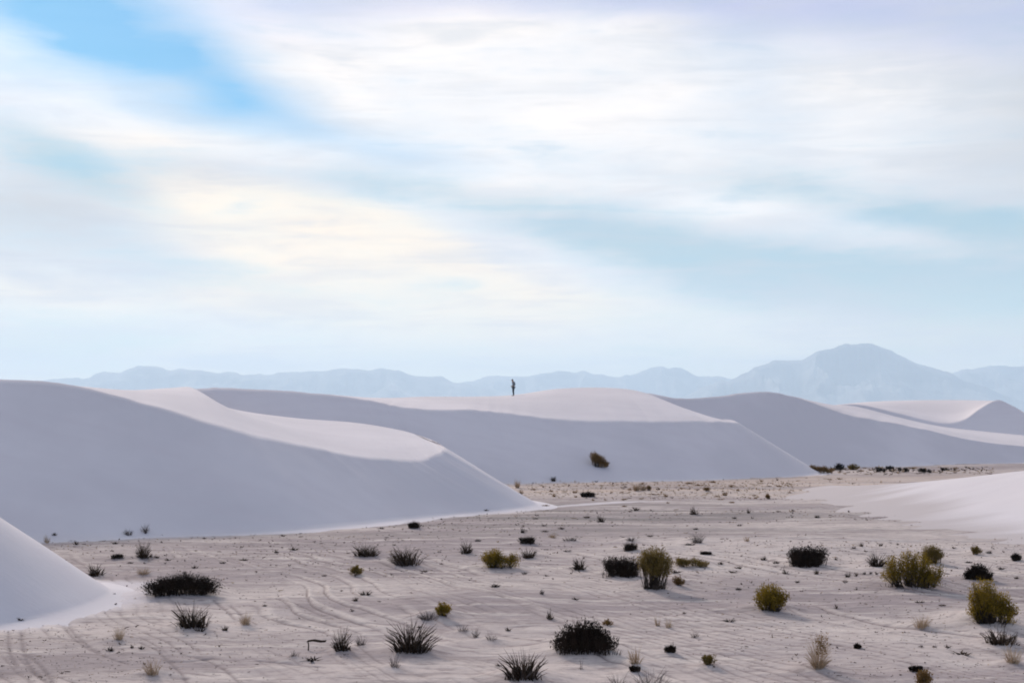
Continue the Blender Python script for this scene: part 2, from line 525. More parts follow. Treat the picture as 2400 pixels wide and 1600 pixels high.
plant('dark', 2147, 1573, 34, 17, "small dark tuft just above the brown bush at the bottom edge")
plant('brown', 2166, 1612, 50, 44, "brown bush cut by the bottom edge at right", lobes='ball')
# far strip behind the mound
plant('brown', 1924, 1108, 58, 19, "rusty low scrub at the tip of the middle dune's right nose", lobes='low')
plant('dark', 1967, 1102, 30, 17, "dark green shrub in the far row, beside the rusty scrub", lobes='ball')
plant('olive', 2001, 1101, 32, 15, "olive shrub in the far row, right of the dark green one", lobes='ball')
plant('dark', 2064, 1106, 28, 12, "black low shrub in the far row, fourth from the rusty scrub", lobes='low')
plant('dark', 2085, 1099, 19, 9, "small black shrub in the far row, just behind the fourth")
plant('dark', 2119, 1106, 28, 12, "black low shrub in the middle of the far row", lobes='low')
plant('dark', 2168, 1108, 34, 12, "dark brown scrub at the right of the far row, touching the mound", lobes='low')
plant('dark', 2215, 1103, 20, 8, "last small dark scrub of the far row, half behind the mound", lobes='low')
# on the dunes
plant('brown', 1404, 1094, 46, 36, "rust-olive bush slanting down the shaded face of the middle dune", lobes='slant')
plant('dark', 1297, 1127, 16, 12, "small blue-black tuft at the foot of the middle dune")
plant('tan', 1213, 1143, 18, 20, "straw tuft behind the tip of the large left dune, upper one")
plant('tan', 1221, 1157, 15, 12, "straw tuft behind the tip of the large left dune, lower one")
plant('tan', 1492, 1150, 24, 17, "straw bush on the far flat, left one of two before the middle dune")
plant('tan', 1507, 1149, 24, 14, "straw bush on the far flat, right one of two before the middle dune")
plant('brown', 1521, 1149, 12, 12, "tiny brown bush right beside the two far straw bushes")
plant('brown', 1656, 1150, 24, 9, "low brown tuft on the warm far flat, right of the far straw bushes")
plant('brown', 1799, 1169, 15, 12, "brown tuft farthest right on the warm far flat")
plant('dark', 1226, 1248, 13, 13, "tiny dark dot of a shrub above the low black tuft at mid-flat")
plant('dark', 1916, 1213, 14, 7, "lone tiny black tuft on the dark streaked pan left of the mound")

TINY = {
    "tiny dark tuft on the flat near the left dunes": [(258, 1525, 20, 15), (310, 1518, 11, 11), (331, 1520, 16, 9), (470, 1479, 24, 11), (528, 1477, 16, 14), (178, 1276, 14, 12), (271, 1274, 13, 7), (366, 1307, 14, 8), (395, 1313, 16, 7), (456, 1331, 18, 8), (522, 1320, 14, 7), (571, 1313, 22, 6), (47, 1453, 20, 7), (128, 1254, 12, 8), (305, 1320, 14, 6), (480, 1262, 10, 5)],
    "tiny dark tuft on the flat left of the ochre twin shrub": [(894, 1239, 15, 6), (649, 1295, 15, 8), (687, 1288, 26, 7), (858, 1394, 28, 12), (834, 1408, 13, 12), (825, 1432, 12, 8), (730, 1547, 50, 9), (1161, 1375, 24, 11), (1192, 1478, 14, 12), (982, 1470, 14, 6), (1030, 1294, 9, 4), (995, 1340, 20, 6), (662, 1256, 14, 5), (1139, 1196, 17, 4), (1120, 1268, 16, 8), (1170, 1560, 16, 8), (620, 1420, 12, 6), (760, 1350, 12, 6)],
    "tiny dark tuft in the middle of the flat round the olive bush": [(1277, 1246, 16, 6), (1276, 1232, 14, 5), (1315, 1239, 17, 6), (1331, 1292, 18, 5), (1376, 1213, 17, 6), (1490, 1196, 24, 10), (1632, 1240, 15, 5), (1616, 1277, 28, 7), (1586, 1342, 24, 9), (1603, 1437, 10, 5), (1711, 1457, 26, 9), (1731, 1332, 20, 7), (1716, 1342, 26, 6), (1791, 1312, 15, 12), (1731, 1382, 15, 9), (1755, 1202, 9, 13), (1721, 1215, 11, 6), (1734, 1232, 12, 6), (1230, 1345, 14, 6), (1280, 1350, 12, 5), (1690, 1322, 14, 8), (1270, 1392, 10, 16), (1350, 1405, 18, 8), (1255, 1216, 14, 4), (1525, 1257, 16, 5)],
    "tiny dark tuft on the right flat round the large ochre bush": [(1819, 1320, 14, 10), (1842, 1345, 16, 16), (1913, 1345, 13, 15), (1988, 1352, 13, 14), (1982, 1364, 14, 6), (2007, 1350, 11, 12), (2027, 1345, 9, 8), (2041, 1344, 8, 8), (2055, 1345, 8, 7), (2018, 1280, 11, 11), (2002, 1285, 9, 7), (2065, 1279, 10, 9), (2104, 1277, 8, 7), (2319, 1296, 15, 8), (2270, 1319, 18, 7), (2348, 1333, 18, 7), (2382, 1356, 11, 8), (2156, 1412, 20, 6), (2210, 1419, 18, 5), (1960, 1426, 10, 14), (2160, 1516, 12, 7), (2190, 1516, 12, 6), (2222, 1517, 14, 9), (2253, 1533, 42, 8), (1870, 1365, 12, 7), (1885, 1312, 8, 8), (2235, 1285, 14, 6), (2290, 1420, 14, 6), (2380, 1440, 12, 8), (1960, 1312, 9, 8)],
    "tiny brown tuft on the far warm flat before the middle dune": [(1250, 1148, 13, 7), (1293, 1152, 11, 8), (1298, 1164, 10, 10), (1348, 1155, 12, 9), (1350, 1165, 8, 6), (1433, 1155, 8, 5), (1458, 1155, 12, 5), (1462, 1171, 14, 5), (1536, 1159, 30, 4), (1560, 1164, 12, 9), (1700, 1161, 12, 12), (1716, 1178, 14, 5), (1784, 1129, 12, 8), (1505, 1135, 14, 6), (1615, 1133, 20, 6), (1640, 1138, 22, 6), (1670, 1131, 16, 6), (1690, 1171, 16, 4), (1768, 1162, 10, 5), (1967, 1123, 18, 5), (1280, 1185, 18, 4), (2020, 1104, 12, 5), (2040, 1102, 10, 5), (1945, 1124, 10, 4), (2140, 1098, 24, 5), (2240, 1098, 12, 5), (1390, 1173, 9, 6), (1477, 1148, 11, 7), (1463, 1187, 12, 5), (1566, 1179, 8, 5), (1713, 1141, 10, 9), (1682, 1164, 12, 6), (1771, 1168, 9, 6), (1597, 1146, 10, 6), (1730, 1150, 9, 7), (1826, 1140, 12, 6), (1420, 1172, 9, 5), (1850, 1155, 9, 5)],
}

# ---------------------------------------------------------------- ground
HUMMOCKS = []
for p in PLANTS:
    if p['v'] > 1215 and p['w'] > 26:
        g = G(p['u'], p['v'])
        s = p['w'] * g.y / FPX
        HUMMOCKS.append((g.x, g.y + 0.14 * s, 0.50 * s + 0.25, min(0.40, 0.15 * s + 0.05)))
TRACKS = [[(140, 1432), (150, 1465), (190, 1505), (245, 1535), (300, 1552)], [(155, 1436), (166, 1470), (205, 1508), (235, 1527)], [(60, 1530), (100, 1560), (125, 1600), (140, 1640)], [(330, 1505), (380, 1530), (430, 1580), (470, 1640)], [(430, 1530), (500, 1545), (560, 1590), (600, 1640)], [(500, 1405), (530, 1425), (550, 1445)], [(620, 1395), (680, 1412), (760, 1440)],
          [(20, 1470), (22, 1520), (40, 1560)], [(48, 1470), (56, 1525), (75, 1565), (110, 1600)], [(540, 1415), (570, 1440), (600, 1462)],
          [(380, 1540), (430, 1545), (500, 1535)], [(600, 1540), (680, 1548), (760, 1560)]]
TRACK_SEGS = []
for tr in TRACKS:
    w_ = [G(*q_) for q_ in tr]
    cc = catmull([(a.x, a.y) for a in w_], 14)
    TRACK_SEGS += list(zip(cc[:-1], cc[1:]))


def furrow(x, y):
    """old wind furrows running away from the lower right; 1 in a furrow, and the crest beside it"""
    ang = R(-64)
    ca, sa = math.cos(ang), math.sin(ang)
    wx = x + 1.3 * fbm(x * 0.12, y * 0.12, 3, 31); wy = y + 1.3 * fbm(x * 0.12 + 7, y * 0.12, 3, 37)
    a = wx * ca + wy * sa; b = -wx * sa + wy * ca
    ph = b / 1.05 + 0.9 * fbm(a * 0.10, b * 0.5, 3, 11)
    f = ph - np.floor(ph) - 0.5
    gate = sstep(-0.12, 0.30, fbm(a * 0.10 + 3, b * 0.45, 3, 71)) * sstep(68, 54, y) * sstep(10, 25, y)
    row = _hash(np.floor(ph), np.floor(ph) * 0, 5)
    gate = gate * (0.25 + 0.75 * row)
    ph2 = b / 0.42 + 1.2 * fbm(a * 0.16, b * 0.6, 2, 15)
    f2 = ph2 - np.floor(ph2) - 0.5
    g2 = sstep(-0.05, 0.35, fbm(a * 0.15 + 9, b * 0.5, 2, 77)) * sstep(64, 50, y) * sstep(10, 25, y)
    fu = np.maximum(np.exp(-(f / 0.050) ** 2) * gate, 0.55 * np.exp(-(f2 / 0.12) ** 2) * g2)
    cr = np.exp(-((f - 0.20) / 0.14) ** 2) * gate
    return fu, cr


def ground_h(x, y):
    x = np.asarray(x, float); y = np.asarray(y, float)
    near = sstep(260, 150, y) * sstep(-40, 5, y)
    h = 0.16 * fbm(x * 0.09, y * 0.09, 3, 5)
    h = h + 0.10 * fbm(x * 0.30 + 4, y * 0.22, 3, 51) * sstep(75, 55, y)
    fu, cr = furrow(x, y)
    h = h - 0.045 * fu + 0.045 * cr
    h = h + (0.07 + 0.10 * sstep(4, 16, x)) * fbm(x * 0.06 + y * 0.02, y * 0.42, 3, 23) * sstep(46, 66, y) * sstep(125, 105, y)
    h = h + 0.035 * fbm(x * 1.3, y * 1.3, 3, 41)
    shape = h.shape
    h = h.ravel().copy(); xf = x.ravel(); yf = y.ravel()
    order = np.argsort(yf, kind='stable'); ys_ = yf[order]

    def window(cx, cy, r):
        i0, i1 = np.searchsorted(ys_, (cy - r, cy + r))
        ii = order[i0:i1]
        return ii[np.abs(xf[ii] - cx) < r]
    for (hx, hy, r, a_) in HUMMOCKS:
        ii = window(hx, hy, 3.2 * r)
        d2 = ((xf[ii] - hx) ** 2 + ((yf[ii] - hy) * 0.9) ** 2) / (r * r)
        h[ii] += a_ * np.exp(-d2)
    for (p0, p1) in TRACK_SEGS:
        vx, vy = p1 - p0
        L2 = vx * vx + vy * vy + 1e-9
        ii = window((p0[0] + p1[0]) / 2, (p0[1] + p1[1]) / 2, math.sqrt(L2) + 0.7)
        t = np.clip(((xf[ii] - p0[0]) * vx + (yf[ii] - p0[1]) * vy) / L2, 0, 1)
        d2 = (xf[ii] - p0[0] - t * vx) ** 2 + (yf[ii] - p0[1] - t * vy) ** 2
        h[ii] -= 0.022 * np.exp(-d2 / 0.005)
    h = h.reshape(shape)
    return h * near


def gh(x, y):
    return float(ground_h(np.array([x]), np.array([y]))[0])


_spots = [(p['u'], p['v']) for p in PLANTS] + [(q_[0], q_[1]) for ls_ in TINY.values() for q_ in ls_] + [(722, 1523), (1203, 927)]
SPOT = {}
for _sp in sorted(set(_spots)):           # walk along each line of sight until it meets the sand
    if _sp[1] < HORIZON + 40:
        continue
    _c = G(*_sp)
    _yy = np.linspace(_c.y * 0.90 - 1.0, _c.y * 1.06 + 1.0, 260)
    _r = ray(*_sp)
    _xx, _zz = _r.x / _r.y * _yy, EYE + _r.z / _r.y * _yy
    _below = np.nonzero(_zz <= ground_h(_xx, _yy))[0]
    _i = int(_below[0]) if len(_below) else len(_yy) // 2
    SPOT[_sp] = Vector((float(_xx[_i]), float(_yy[_i]), float(_zz[_i])))


def on_ground(u, v):
    return SPOT[(u, v)].copy() if (u, v) in SPOT else G(u, v)


DRIFT_LINES = [   # loose white sand blown out from the dune feet over the flat
    ([G(-300, 1490), G(20, 1462), G(120, 1446), G(195, 1426), G(245, 1405), G(262, 1390), G(235, 1372)], 1.7),
    ([G(-300, 1282), G(40, 1270), G(420, 1254), G(760, 1237), G(1010, 1211), G(1190, 1195), G(1262, 1186)], 1.6),
    ([G(1262, 1186), G(1400, 1179), G(1560, 1174)], 0.7),
    ([G(1200, 1132), G(1600, 1124), G(1926, 1109)], 2.0),
]


def make_ground():
    front = np.linspace(R(-24), R(24), 640)
    rest = np.linspace(R(24), R(336), 80)[1:-1]
    ang = np.concatenate([front, rest])
    rad = np.concatenate([np.linspace(0.5, 24, 14), 1.0 / np.linspace(1 / 25.0, 1 / 190.0, 640), np.geomspace(200, 65000, 40)])
    A, Rr = np.meshgrid(ang, rad)
    X, Y = Rr * np.sin(A), Rr * np.cos(A)
    Z = ground_h(X, Y)
    V = np.stack([X, Y, Z], -1).reshape(-1, 3)
    F = grid_faces(len(rad), len(ang), wrap=True)[:, ::-1]
    me = mesh_np("ground", V, F)
    dr = np.zeros(len(V))
    near = np.where((V[:, 1] > 20) & (V[:, 1] < 180) & (np.abs(V[:, 0]) < 90))[0]
    for line, reach in DRIFT_LINES:
        pl = np.array([(q_.x, q_.y) for q_ in line])
        bd = np.full(len(near), 1e9)
        for a_, b_ in zip(pl[:-1], pl[1:]):
            v_ = b_ - a_
            t_ = np.clip(((V[near, 0] - a_[0]) * v_[0] + (V[near, 1] - a_[1]) * v_[1]) / (v_ @ v_ + 1e-9), 0, 1)
            bd = np.minimum(bd, np.hypot(V[near, 0] - a_[0] - t_ * v_[0], V[near, 1] - a_[1] - t_ * v_[1]))
        bd = bd + reach * 0.7 * fbm(V[near, 0] * 0.10, V[near, 1] * 0.5, 3, 19)
        dr[near] = np.maximum(dr[near], np.exp(-np.maximum(bd, 0) ** 2 / (reach * reach)))
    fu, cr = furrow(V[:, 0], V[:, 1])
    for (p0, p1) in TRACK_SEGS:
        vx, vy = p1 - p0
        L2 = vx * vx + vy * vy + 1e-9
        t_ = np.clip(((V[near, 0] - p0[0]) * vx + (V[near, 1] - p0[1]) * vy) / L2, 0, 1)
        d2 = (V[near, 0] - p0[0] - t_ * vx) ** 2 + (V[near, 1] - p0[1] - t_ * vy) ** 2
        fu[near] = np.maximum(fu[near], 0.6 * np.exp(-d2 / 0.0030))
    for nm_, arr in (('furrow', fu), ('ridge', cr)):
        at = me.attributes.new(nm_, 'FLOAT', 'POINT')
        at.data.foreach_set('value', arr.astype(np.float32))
    at = me.attributes.new('drift', 'FLOAT', 'POINT')
    at.data.foreach_set('value', dr.astype(np.float32))
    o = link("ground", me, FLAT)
    tag(o, "pinkish white sand flat between the dunes, rippled and dotted with scrub", kind='structure')
    return o


make_ground()

# ---------------------------------------------------------------- dunes
DUNES = []


def dist_poly(p, poly):
    best = 1e9
    for a, b in zip(poly[:-1], poly[1:]):
        v = b - a
        t = max(0.0, min(1.0, float((p - a) @ v / (v @ v + 1e-9))))
        best = min(best, float(np.hypot(*(p - a - t * v))))
    return best


def dune(label, base, crest, rim, slope=32.0, ncol=260, back=26.0, toe=1.6, drop=None, zb=0.0, rough=0.10):
    """slip face from a foot line up to the brink, then the windward back beyond it"""
    bp = np.array([(b.x, b.y) for b in base])
    tn = math.tan(R(slope))
    C = []
    for (u, v, *dep) in crest:
        if dep:
            C.append(P(u, v, dep[0]))
            continue
        lo, hi = 20.0, 400.0
        lo = min(b.y for b in base) * 0.9
        for _ in range(50):
            md = 0.5 * (lo + hi)
            p = P(u, v, md)
            # the foot must lie in front of the brink
            dd = dist_poly(np.array([p.x, p.y]), bp)
            yb = np.interp(p.x, bp[:, 0], bp[:, 1]) if bp[0, 0] < bp[-1, 0] else bp[:, 1].min()
            s = dd if p.y > yb - 0.01 else -dd
            if tn * s - p.z > 0:
                hi = md
            else:
                lo = md
        C.append(P(u, v, 0.5 * (lo + hi)))
    Bp = catmull([(b.x, b.y, zb) for b in base], ncol)
    Cp = catmull([tuple(c) for c in C], ncol)
    Rp = catmull([tuple(P(*r)) for r in rim], ncol)
    Cp[:, 2] += rough * fbm(np.arange(ncol) * 0.11, np.zeros(ncol) + len(DUNES), 3, 13)
    rows = []
    outd = Bp[:, :2] - Cp[:, :2]
    outd /= np.linalg.norm(outd, axis=1)[:, None] + 1e-9
    sk = Bp.copy(); sk[:, :2] += outd * toe * 1.5; sk[:, 2] = -0.30
    sk2 = Bp.copy(); sk2[:, :2] += outd * toe * 0.5; sk2[:, 2] = 0.01
    rows = [sk, sk2]
    nf = 26
    for i in range(nf + 1):
        t = i / nf
        r = Bp * (1 - t) + Cp * t
        hgt = np.maximum(Cp[:, 2], 0.3)
        r[:, 2] += 0.05 * np.exp(-(t * hgt / 0.45) ** 2)          # slumped sand gathers at the foot
        r[:, 2] += 0.10 * fbm(r[:, 0] * 0.12, r[:, 1] * 0.12 + 3, 3, 91) * math.sin(math.pi * t)
        rows.append(r)
    face = np.stack(rows)
    rows = []
    nb = 26
    for i in range(nb + 1):
        t = i / nb
        r = Cp * (1 - t) + Rp * t
        dz = Rp[:, 2] - Cp[:, 2]
        r[:, 2] += 0.10 * np.abs(dz) * math.sin(math.pi * t)
        r[:, 2] += 0.12 * fbm(r[:, 0] * 0.07, r[:, 1] * 0.07, 2, 97) * math.sin(math.pi * t)
        rows.append(r)
    nk = 12
    for i in range(1, nk + 1):
        t = i / nk
        r = Rp.copy()
        away = Rp[:, :2] / np.linalg.norm(Rp[:, :2], axis=1)[:, None]
        r[:, :2] += away * back * t
        r[:, 2] = Rp[:, 2] * (1 - t ** 1.7) - 0.5 * t if drop is None else Rp[:, 2] - drop * t ** 1.5
        rows.append(r)
    whole = np.vstack([face, np.stack(rows)[1:]])
    V = whole.reshape(-1, 3)
    F = grid_faces(len(whole), ncol)
    o = link("dune", mesh_np("dune", V, F), SAND)
    tag(o, label, kind='structure')
    DUNES.append((V, F))
    return C


# large dune on the left
dune("large white dune on the left with its shaded slip face turned to the flat",
     [G(-900, 1310), G(-300, 1282), G(40, 1270), G(240, 1261), G(420, 1254), G(600, 1247), G(760, 1237), G(900, 1223), G(1010, 1211), G(1110, 1201), G(1190, 1195), G(1240, 1190), G(1262, 1184), G(1240, 1176), G(1180, 1166)],
     [(-900, 905), (-300, 884), (0, 888), (140, 897), (280, 928), (420, 969), (560, 1012), (700, 1042), (820, 1068), (920, 1078), (985, 1078, 87.6), (1020, 1066, 89.2), (1042, 1052, 91.2), (1032, 1041, 94.5), (1005, 1031, 99)],
     [(-900, 900, 130), (-300, 892, 130), (40, 899, 128), (190, 909, 127), (300, 914, 126), (395, 909, 125), (450, 908, 124), (478, 936, 121), (560, 961, 118), (690, 979, 115), (830, 990, 111), (940, 1008, 107), (998, 1026, 104.5), (985, 1021, 106), (960, 1014, 108)],
     back=9.0, drop=2.2)
# near dune nose at the left edge
dune("small near dune nose with a smooth shaded face at the left edge",
     [G(-900, 1560), G(-400, 1500), G(-150, 1478), G(20, 1462), G(120, 1446), G(195, 1426), G(245, 1405), G(262, 1390), G(240, 1376), G(150, 1356)],
     [(-960, 1130), (-470, 1165), (-260, 1180), (-130, 1188, 43.6), (-70, 1192, 44.6), (-35, 1196, 45.5), (-16, 1201, 46.4), (-12, 1204, 47.4), (-22, 1200, 48.8), (-60, 1192, 50)],
     [(-1000, 1128, 75), (-520, 1160, 72), (-330, 1172, 70), (-230, 1180, 68), (-170, 1184, 66), (-130, 1188, 64), (-100, 1192, 62), (-90, 1194, 61), (-95, 1194, 61), (-120, 1192, 61)],
     back=12.0, ncol=160, rough=0.0)
# middle dune with the walker
dune("long middle dune with a sunlit hump above a shaded slip face",
     [U(100, 115), U(330, 114.5), U(450, 114), U(560, 113.5), U(700, 113.5), U(850, 114), U(980, 115), U(1080, 116.5), G(1200, 1132), G(1320, 1129), G(1450, 1127), G(1600, 1124), G(1720, 1121), G(1830, 1117), G(1905, 1113), G(1926, 1109), G(1905, 1104), G(1850, 1101)],
     [(250, 930), (390, 916), (455, 911), (510, 909), (620, 913), (760, 923), (880, 941), (960, 957), (1100, 960), (1200, 971), (1330, 984), (1480, 988), (1590, 988), (1670, 988), (1715, 989, 137.3), (1728, 990, 138.6), (1722, 986, 140.5), (1700, 982, 142)],
     [(250, 935, 150), (390, 925, 150), (455, 917, 150), (510, 915, 150), (620, 919, 150), (780, 927, 152), (900, 932, 154), (1000, 929, 155), (1110, 929, 156), (1205, 925, 156), (1305, 911, 157), (1415, 908, 157), (1500, 917, 155), (1590, 951, 148), (1660, 976, 144), (1690, 983, 142), (1690, 983, 142), (1680, 981, 142)],
     ncol=420)
# dune behind it on the right
dune("grey shaded dune rising behind the middle dune on the right",
     [U(1400, 146), G(1600, 1103), G(1700, 1101), G(1800, 1099), G(1900, 1096), G(1990, 1094), G(2070, 1092), G(2150, 1090), G(2230, 1088), G(2310, 1086), G(2400, 1084), G(2650, 1080), G(3000, 1076)],
     [(1400, 945), (1500, 921), (1600, 933), (1700, 926), (1790, 917), (1860, 929), (1920, 950), (2000, 975), (2100, 992), (2200, 1014), (2310, 1036), (2500, 1052), (2800, 1062)],
     [(1420, 950, 190), (1520, 930, 190), (1610, 938, 190), (1710, 932, 190), (1800, 925, 190), (1885, 936, 192), (1950, 948, 195), (2010, 953, 197), (2100, 976, 198), (2200, 998, 198), (2310, 1011, 198), (2470, 1026, 198), (2700, 1045, 198)],
     ncol=300)
# far dune at the right edge
dune("far dune at the right edge with a pointed shaded peak",
     [U(1850, 205), U(1980, 205), U(2090, 206), U(2170, 207), U(2230, 208), U(2270, 208), U(2305, 208), U(2350, 208), U(2420, 208), U(2500, 208), U(2700, 208)],
     [(1900, 962), (2000, 947), (2100, 967), (2170, 985), (2220, 992), (2262, 982), (2297, 957), (2337, 937), (2372, 951), (2410, 972), (2520, 1005)],
     [(1880, 960, 250), (1955, 949, 252), (2040, 941, 254), (2120, 938, 255), (2190, 937, 255), (2250, 937, 255), (2300, 938, 253), (2345, 941, 248), (2385, 958, 245), (2430, 980, 243), (2540, 1010, 240)],
     ncol=220, slope=31, rough=0.02)


def right_mound():
    xs = np.linspace(12, 110, 260); ys = np.linspace(44, 130, 240)
    X, Y = np.meshgrid(xs, ys)
    foot = 15.6 - 0.05 * np.minimum(0, Y - 85) + 0.16 * np.maximum(0, Y - 85) + 1.5 * fbm(Y * 0.07, Y * 0 + 2, 2, 3)
    t = np.maximum(0, X - foot)
    up = 0.275 * t * t / (t + 10.0)
    rel = Y - (82 + 26 * sstep(35, 19, X))
    win = sstep(-46, -1, rel) * sstep(24, 1, rel)
    Z = up * win + 0.03 * fbm(X * 0.2, Y * 0.2, 2, 8) * np.clip(t / 10, 0, 1)
    Z = Z - 0.16 * sstep(5, -3, X - foot) - 0.06
    Z = Z - 0.35 * sstep(0.02, 0.0, win)
    wash = np.clip(0.28 + np.clip(1.0 - (X - foot - 3.0) / 6.5 + 0.8 * fbm(X * 0.05, Y * 0.40, 3, 29) * sstep(14, 4, X - foot), 0, 1), 0, 1)
    V = np.stack([X, Y, Z], -1).reshape(-1, 3)
    F = grid_faces(len(ys), len(xs))
    me = mesh_np("dune", V, F)
    at = me.attributes.new('wash', 'FLOAT', 'POINT')
    at.data.foreach_set('value', wash.ravel().astype(np.float32))
    o = link("dune", me, SAND)
    tag(o, "low smooth sunlit sand mound sloping in from the right edge", kind='structure')
    DUNES.append((V, F))


right_mound()

_v = []; _f = []
for V, F in DUNES:
    n0 = len(_v)
    _v += [tuple(x) for x in V.tolist()]
    _f += [tuple(i + n0 for i in f) for f in F.tolist()]
BVH = BVHTree.FromPolygons(_v, _f)


def land(u, v):
    """where the photograph's pixel meets the sand"""
    g = on_ground(u, v) if v > HORIZON + 40 else None
    r = ray(u, v).normalized()
    hit, nrm, idx, dd = BVH.ray_cast(Vector((0, 0, EYE)), r, 600.0)
    if hit is not None and (g is None or hit.y < g.y):
        return hit
    return g


# ---------------------------------------------------------------- mountains
def mountain_material():
    m, k, b = material("mountain_rock")
    tc = k.new('ShaderNodeTexCoord'); o = tc.outputs['Object']
    n = k.noise(k.mapping(o, scale=(1, 1, 2)), 0.0012, 6.0, 0.6)
    c = k.mix(k.mapr(n, 0.35, 0.65), (0.10, 0.10, 0.115), (0.25, 0.24, 0.235))
    k.put(b.inputs['Base Color'], c)
    b.inputs['Roughness'].default_value = 1.0
    return m


ROCK = mountain_material()


def mountains(label, sil, Y0, depth, seed):
    n = 700
    us = np.linspace(sil[0][0], sil[-1][0], n)
    vs_ = np.interp(us, [s[0] for s in sil], [s[1] for s in sil])
    ker = np.ones(5) / 5
    vs_ = np.convolve(np.pad(vs_, 2, mode='edge'), ker, mode='valid') + 6.0 * fbm(us * 0.035, us * 0 + seed, 5, seed)
    qs = np.linspace(-1, 1, 61)
    V = np.zeros((len(qs), n, 3))
    for j, (u, v) in enumerate(zip(us, vs_)):
        top = P(u, v, Y0)
        for i, q in enumerate(qs):
            y = Y0 + q * depth
            x = top.x * y / Y0 if q < 0 else top.x
            V[i, j] = (x, y, top.z)
    q = np.abs(qs)[:, None]
    X, Y, T = V[..., 0], V[..., 1], V[..., 2]
    rid = 1 - 2 * np.abs(fbm(X * 0.0011, Y * 0.0004, 5, seed + 7))
    prof = (1 - q) ** 1.15
    V[..., 2] = T * prof * (1 - (0.75 - 0.75 * np.clip(rid, 0, 1)) * np.minimum(1, q * 5)) - 30 * q
    o = link("mountains", mesh_np("mountains", V.reshape(-1, 3), grid_faces(len(qs), n)), ROCK)
    tag(o, label, kind='structure')


mountains("hazy blue mountain range along the left horizon",
          [(-1500, 870), (-1000, 850), (-500, 880), (-100, 895), (60, 898), (130, 888), (200, 884), (245, 871), (285, 870), (310, 860), (345, 853), (385, 865), (445, 867), (490, 870), (540, 872), (570, 879), (620, 878), (660, 873), (760, 867), (800, 862), (830, 862), (860, 869), (915, 861), (950, 875), (990, 883), (1040, 884), (1062, 894), (1120, 905), (1250, 930), (1400, 955)], 27000, 4500, 3)
mountains("hazy blue foothills in the middle of the horizon",
          [(950, 950), (1030, 910), (1090, 894), (1150, 881), (1250, 881), (1290, 870), (1340, 868), (1385, 875), (1410, 875), (1450, 885), (1490, 873), (1540, 860), (1580, 861), (1600, 867), (1635, 882), (1660, 880), (1710, 890), (1780, 905), (1900, 940)], 30000, 4000, 5)
mountains("big rounded hazy mountain on the right of the horizon",
          [(1560, 950), (1640, 908), (1710, 888), (1750, 870), (1810, 843), (1880, 842), (1920, 820), (1980, 807), (2045, 808), (2090, 822), (2140, 848), (2180, 860), (2220, 873), (2260, 890), (2350, 925), (2450, 955)], 24000, 4200, 8)
mountains("hazy blue shoulder of mountains at the right edge",
          [(2050, 950), (2130, 905), (2200, 878), (2250, 868), (2310, 857), (2400, 857), (2600, 850), (2900, 862), (3300, 840), (3900, 875), (4400, 900)], 28000, 4500, 12)

# ---------------------------------------------------------------- plant builders
class MB:
    def __init__(self):
        self.V = []; self.F = []

    def strip(self, pts, side, w0, w1=0.15):
        n0 = len(self.V); k = len(pts)
        for i, p in enumerate(pts):
            w = (w0 * (1 - i / (k - 1)) + w0 * w1 * (i / (k - 1))) * 0.5
            self.V += [tuple(p - side * w), tuple(p + side * w)]
        for i in range(k - 1):
            a = n0 + 2 * i
            self.F.append((a, a + 1, a + 3, a + 2))

    def leaf(self, p, d, side, ln, wd):
        n0 = len(self.V)
        self.V += [tuple(p), tuple(p + d * ln * 0.5 + side * wd * 0.5), tuple(p + d * ln), tuple(p + d * ln * 0.5 - side * wd * 0.5)]
        self.F.append((n0, n0 + 1, n0 + 2, n0 + 3))

    def tube(self, pts, r0, r1):
        n0 = len(self.V); k = len(pts)
        for i, p in enumerate(pts):
            r = r0 + (r1 - r0) * i / (k - 1)
            for a in (0, 2.094, 4.189):
                self.V.append((p[0] + r * math.cos(a), p[1] + r * math.sin(a), p[2]))
        for i in range(k - 1):
            for a in range(3):
                b = (a + 1) % 3
                self.F.append((n0 + 3 * i + a, n0 + 3 * i + b, n0 + 3 * i + 3 + b, n0 + 3 * i + 3 + a))

    def mesh(self, name):
        return mesh_np(name, self.V, self.F, smooth=False)


def cross(a, b):
    return np.array((a[1] * b[2] - a[2] * b[1], a[2] * b[0] - a[0] * b[2], a[0] * b[1] - a[1] * b[0]))


def unit(rng):
    while True:
        v = rng.normal(size=3)
        n = np.linalg.norm(v)
        if n > 1e-6:
            return v / n


